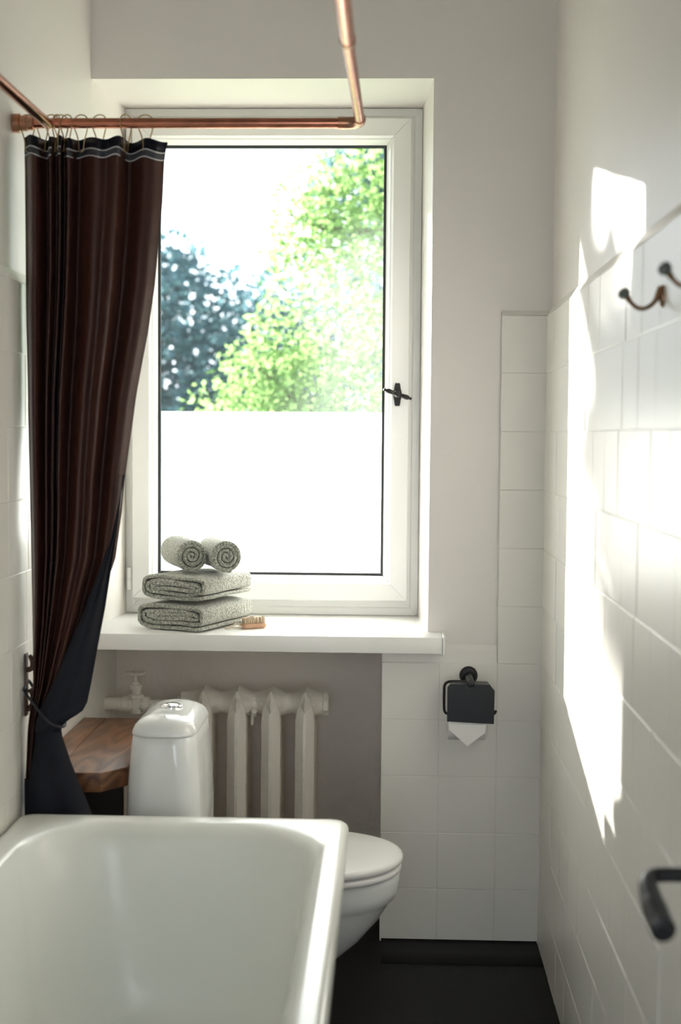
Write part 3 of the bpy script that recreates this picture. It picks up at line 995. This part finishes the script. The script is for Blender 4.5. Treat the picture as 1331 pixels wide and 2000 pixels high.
def rolled(label, c, r, L, turns, seed, dth, tail):
    bm = B()
    path = []
    t = r / (turns - 0.35)
    N = int(turns * 36)
    for i in range(4, 0, -1):
        path.append((tail * i / 4.0, -r + t / 2 - 0.0008 * i))
    for i in range(N + 1):
        a = -PI / 2 - 2 * PI * i / 36.0
        q = r - t / 2 - t * max(0.0, (i - 30) / 36.0)
        path.append((q * math.cos(a), q * math.sin(a)))
    rx = Matrix.Rotation(dth, 3, 'Z')
    band(bm, path, t * 0.84, L, Vector(c), rx @ TX, TZ, rx @ TYv, seed)
    o = mk('rolled_towel', bm, 'towel_knit', None, (c[0], c[1], c[2] - r), angle=180)
    return tag(o, label, 'towel', 'towels on the window sill')
rolled('sage green rolled towel on the left, atop the folded towels', (-0.574, 3.800, 1.0200), 0.0435, 0.20, 3.9, 2.0, 0.80, 0.022)
rolled('sage green rolled towel on the right, nearest the glass pane middle', (-0.4745, 3.796, 1.0190), 0.0425, 0.19, 3.7, 8.0, 0.77, 0.014)

# ------------------------------------------------------------------ nail brush beside the towels
br = thing('nail_brush', 'small wooden nail brush with pale bristles and rope loop on sill', 'brush', (-0.372, 3.735, 0.822))
ba = math.radians(27)
BX = Vector((math.cos(ba), math.sin(ba), 0)); BY = Vector((-math.sin(ba), math.cos(ba), 0))
bc = Vector((-0.372, 3.735, 0.8225))
bm = B()
loft(bm, [rrect(-0.036 + i, 0.036 - i, -0.016 + i, 0.016 - i, 0.011, z, 6) for i, z in ((0.004, 0.0), (0.001, 0.002), (0.0, 0.005), (0.0, 0.010), (0.0015, 0.0125), (0.004, 0.0135))])
Mb = Matrix.Translation(bc) @ Matrix.Rotation(ba, 4, 'Z')
bm.transform(Mb)
mk('handle_block', bm, 'brush_wood', br, angle=60)
for i in range(11):
    for j in range(4):
        bm = B()
        x, y = -0.026 + 0.0055 * i, -0.0105 + 0.007 * j
        dx, dy = random.gauss(0, 0.0008), random.gauss(0, 0.0008)
        tube(bm, [(x, y, 0.0128), (x + dx, y + dy, 0.022), (x + dx * 2.2, y + dy * 2.2, 0.0295 + random.gauss(0, 0.0006))], [0.0017, 0.0022, 0.0030], 7)
        bm.transform(Mb)
        mk('bristle_tuft', bm, 'bristle', br)
bm = B()
tube(bm, [Mb @ p for p in smooth_pts([(-0.034, 0.006, 0.008), (-0.044, 0.012, 0.013), (-0.056, 0.008, 0.008), (-0.066, 0.0, 0.0045), (-0.074, -0.004, 0.004), (-0.079, -0.005, 0.003)], 6)], 0.0026, 8)
tube(bm, [Mb @ p for p in smooth_pts([(-0.034, -0.006, 0.008), (-0.045, -0.010, 0.005), (-0.056, -0.006, 0.004), (-0.066, 0.001, 0.0055), (-0.075, 0.004, 0.004), (-0.081, 0.003, 0.003)], 6)], 0.0026, 8)
lathe(bm, [(0.002, -0.004), (0.0045, -0.002), (0.0048, 0.001), (0.002, 0.004)], Mb @ Vector((-0.066, 0.0005, 0.0055)), 'x', 10)
mk('rope_loop', bm, 'rope', br)

# ------------------------------------------------------------------ toilet paper holder on the pier
ph = thing('paper_holder', 'matt black toilet paper holder with cover plate on right pier', 'paper holder', (0.212, 3.68, 0.70))
bm = B(); lathe(bm, [(0.0245, 3.682), (0.0245, 3.676), (0.0225, 3.672), (0.020, 3.669), (0.016, 3.668), (0.016, 3.674), (0.0, 3.674)], (0.2125, 0, 0.710), 'y', 32)
lathe(bm, [(0.012, 3.675), (0.011, 3.650), (0.0105, 3.57), (0.008, 3.563), (0, 3.562)], (0.2125, 0, 0.708), 'y', 20)
mk('rose', bm, 'black_metal', ph, angle=35)
bm = B()
prism(bm, [(0.158, 0.705), (0.263, 0.703), (0.2745, 0.689), (0.2735, 0.602), (0.152, 0.607), (0.152, 0.697)], 'y', 3.5700, 3.5720)
bm.transform(Matrix.Translation((0, 0, 0)))
cp = mk('cover_plate', bm, 'black_metal', ph, smooth=False)
bm = B()
prism(bm, [(0.158, 3.572), (0.263, 3.572), (0.258, 3.622), (0.163, 3.622)], 'z', 0.7025, 0.7045)
mk('cover_flange', bm, 'black_metal', cp, smooth=False)
bm = B()
for x in (0.203, 0.222):
    tube(bm, [(x, 3.5695, 0.706), (x, 3.5695, 0.692)], 0.0012, 6)
mk('hinge_pin', bm, 'steel_dark', cp)
bm = B()
tube(bm, smooth_pts([(0.2125, 3.620, 0.705), (0.185, 3.619, 0.704), (0.158, 3.619, 0.703), (0.147, 3.619, 0.694), (0.1455, 3.619, 0.675), (0.1455, 3.620, 0.645), (0.147, 3.620, 0.625), (0.156, 3.622, 0.617), (0.18, 3.624, 0.614), (0.23, 3.624, 0.614), (0.268, 3.622, 0.616), (0.279, 3.620, 0.621), (0.2825, 3.620, 0.628)], 6), 0.0036, 10)
mk('roll_arm', bm, 'black_metal', ph)
rl = thing('toilet_roll', 'white toilet paper roll with folded point hanging from black holder', 'toilet paper', (0.206, 3.625, 0.60))
bm = B()
rings = []
for r, x in ((0.0175, 0.155), (0.047, 0.155), (0.049, 0.157), (0.049, 0.253), (0.047, 0.255), (0.0175, 0.255)):
    rings.append([(x, 3.629 + r * math.cos(2 * PI * k / 40), 0.597 + r * math.sin(2 * PI * k / 40)) for k in range(40)])
loft(bm, rings, loop=True)
mk('paper_roll', bm, 'paper', rl, angle=40)
bm = B()
ys = 3.5785
prism(bm, [(0.157, 0.600), (0.2535, 0.599), (0.2515, 0.577), (0.206, 0.541), (0.162, 0.580), (0.157, 0.584)], 'y', ys - 0.0012, ys + 0.0006)
mk('loose_sheet', bm, 'paper', rl, smooth=False)

# ------------------------------------------------------------------ coat hooks on the right wall
def coat_hook(y, label):
    h = thing('coat_hook', label, 'coat hook', (XTR, y, 1.56), 'coat hooks on the right wall')
    bm = B()
    loft(bm, [[(XTR + a, y + 0.010 * s * math.cos(2 * PI * k / 24), 1.562 + 0.017 * s * math.sin(2 * PI * k / 24)) for k in range(24)] for a, s in ((0.001, 1), (-0.003, 1), (-0.0055, 0.8), (-0.006, 0.4))])
    mk('back_plate', bm, 'old_brass', h)
    bm = B()
    P = [(XTR - 0.004, y, 1.5760), (XTR - 0.0075, y, 1.5660), (XTR - 0.011, y, 1.5560), (XTR - 0.019, y, 1.5475), (XTR - 0.030, y, 1.5430), (XTR - 0.041, y, 1.5460), (XTR - 0.049, y, 1.5535), (XTR - 0.0535, y, 1.5600)]
    pts = smooth_pts(P, 5)
    n = len(pts)
    tube(bm, pts, [0.0046 - 0.0013 * min(1, i / n * 2) + (0.0022 * max(0, (i / n - 0.82) / 0.18)) for i in range(n)], 10)
    arm = mk('arm', bm, 'old_brass', h)
    bm = B()
    d = Vector((-0.62, 0, 0.72)).normalized()
    b0 = Vector((XTR - 0.0535, y, 1.5600))
    u = Vector((0, 1, 0)); v = d.cross(u)
    rings = []
    for s, r in ((0, 0.0046), (0.002, 0.0070), (0.005, 0.0092), (0.010, 0.0095), (0.0135, 0.0074), (0.0155, 0.0030)):
        rings.append([b0 + d * s + (u * math.cos(2 * PI * k / 8) + v * math.sin(2 * PI * k / 8)) * r for k in range(8)])
    loft(bm, rings)
    mk('knob', bm, 'patina', arm, angle=20)
    return h
coat_hook(2.112, 'bronze coat hook with faceted knob, farther from camera, on right wall')
coat_hook(1.80, 'bronze coat hook with faceted knob, cut by the right picture edge')

# ------------------------------------------------------------------ outside: ground and trees
bm = B(); box(bm, -70, 70, YE + 0.03, 110, -4.2, -4.0)
structure(mk('ground', bm, 'grass', smooth=False))
def tree(name, label, base, trunk_top, blobs, nleaf, size, m, sd, group, sparse=()):
    rnd = random.Random(sd)
    t = thing(name, label, 'tree', (base[0], base[1], -4.0), group)
    bm = B()
    b = Vector((base[0], base[1], -4.0)); tt = Vector(trunk_top)
    mid = (b + tt) / 2 + Vector((0.15, 0, 0))
    tube(bm, smooth_pts([b, mid, tt], 6), [0.22 - 0.011 * i for i in range(13)], 10)
    trk = mk('trunk', bm, 'bark', t)
    for c, r in blobs:
        bm = B()
        c = Vector(c)
        s = tt * 0.55 + b * 0.45 if c.z < tt.z else tt
        tube(bm, smooth_pts([s, (s + c) / 2 + Vector((0, 0, 0.2)), c, c + (c - s).normalized() * r * 0.6], 5), [0.06 - 0.0033 * i for i in range(16)], 6)
        mk('branch', bm, 'bark', t)
    vs, fs = [], []
    vol = sum(r ** 2 for c, r in blobs)
    for c, r, cnt in [(c, r, int(nleaf * r * r / vol)) for c, r in blobs] + list(sparse):
        c = Vector(c)
        for _ in range(cnt):
            d = Vector((rnd.gauss(0, 1), rnd.gauss(0, 1), rnd.gauss(0, 1))).normalized()
            q = r * rnd.random() ** 0.45
            p = c + d * q
            nn = noise.noise(p * (1.6 / max(r, 0.6)) * 1.3 + Vector((sd, 0, 0)))
            if nn < -0.2 and rnd.random() < 0.8:
                continue
            ax = Vector((rnd.gauss(0, 1), rnd.gauss(0, 1), rnd.gauss(-0.4, 0.7))).normalized()
            sd_ = ax.cross(Vector((rnd.gauss(0, .6), rnd.gauss(0, .6), 1))).normalized()
            nr = ax.cross(sd_)
            L = size * rnd.uniform(0.7, 1.25)
            w = L * 0.36
            i = len(vs)
            vs += [p, p + ax * L * .45 + sd_ * w + nr * w * .3, p + ax * L, p + ax * L * .45 - sd_ * w + nr * w * .3]
            fs += [(i, i + 1, i + 2), (i, i + 2, i + 3)]
    me = bpy.data.meshes.new('foliage')
    org = ORI[t.name]
    me.from_pydata([v - org for v in vs], [], fs)
    me.materials.append(MATS[m])
    f = ob('foliage', me, t)
    f['kind'] = 'stuff'
    return t
GT = 'trees outside the window'
tree('leafy_tree', 'sunlit lime green leafy tree filling the right of the window view', (1.3, 12.8), (1.0, 12.5, 2.6),
     [((0.45, 12.0, 3.75), 1.35), ((0.12, 11.6, 2.35), 1.30), ((-0.45, 11.8, 1.05), 1.45), ((1.7, 12.2, 3.0), 1.5), ((1.2, 11.8, 1.2), 1.5), ((1.5, 12.4, 4.9), 1.3), ((0.3, 12.3, 5.0), 1.0), ((-0.6, 12.2, -0.4), 1.4), ((-0.95, 11.6, 1.75), 0.55), ((-0.55, 11.5, 3.05), 0.6)],
     64000, 0.074, 'leaf_lime', 11, GT)
tree('broadleaf_tree', 'darker bluish green distant tree at the left of the window view', (-4.6, 26.0), (-4.4, 26, 2.5),
     [((-4.9, 25.5, 3.0), 2.1), ((-3.4, 26.0, 3.0), 1.7), ((-2.3, 26.5, 2.2), 1.6), ((-5.6, 26, 1.2), 2.2), ((-3.6, 25.6, 0.8), 2.0), ((-1.4, 27, 3.2), 1.9), ((-4.2, 26, 4.35), 0.9)],
     15000, 0.21, 'leaf_blue', 23, GT)
tree('shade_tree', 'dark distant tree showing in gaps behind the lime green foliage', (1.7, 38.0), (1.6, 38, 3.6),
     [((0.6, 37.5, 2.3), 3.3), ((3.3, 38, 3.5), 3.4), ((0.8, 38.4, 6.2), 2.8), ((3.5, 38, 7.4), 2.7), ((-0.6, 38.5, 8.2), 1.9), ((1.3, 38.2, 9.3), 2.3)],
     12000, 0.32, 'leaf_blue', 31, GT)
tree('dapple_tree', 'unseen leafy tree left of the window opening, placed to dapple sunlight', (-7.7, 14.2), (-7.6, 14.2, 3.0),  # out of view; its leaf clumps are placed to shape the sun patches
     [((-8.35, 14.0, 3.90), 1.0), ((-8.3, 14.3, 2.9), 1.0), ((-9.1, 14.1, 3.9), 1.2), ((-6.90, 14.0, 4.13), 0.33), ((-6.88, 14.1, 4.10), 0.32), ((-6.92, 14.2, 4.12), 0.32),
      ((-6.02, 13.95, 4.78), 0.42), ((-6.04, 14.1, 4.76), 0.40), ((-6.00, 14.2, 4.78), 0.40)],
     21000, 0.13, 'leaf_lime', 47, GT, sparse=[((-6.66, 14.1, 4.50), 0.27, 130)])
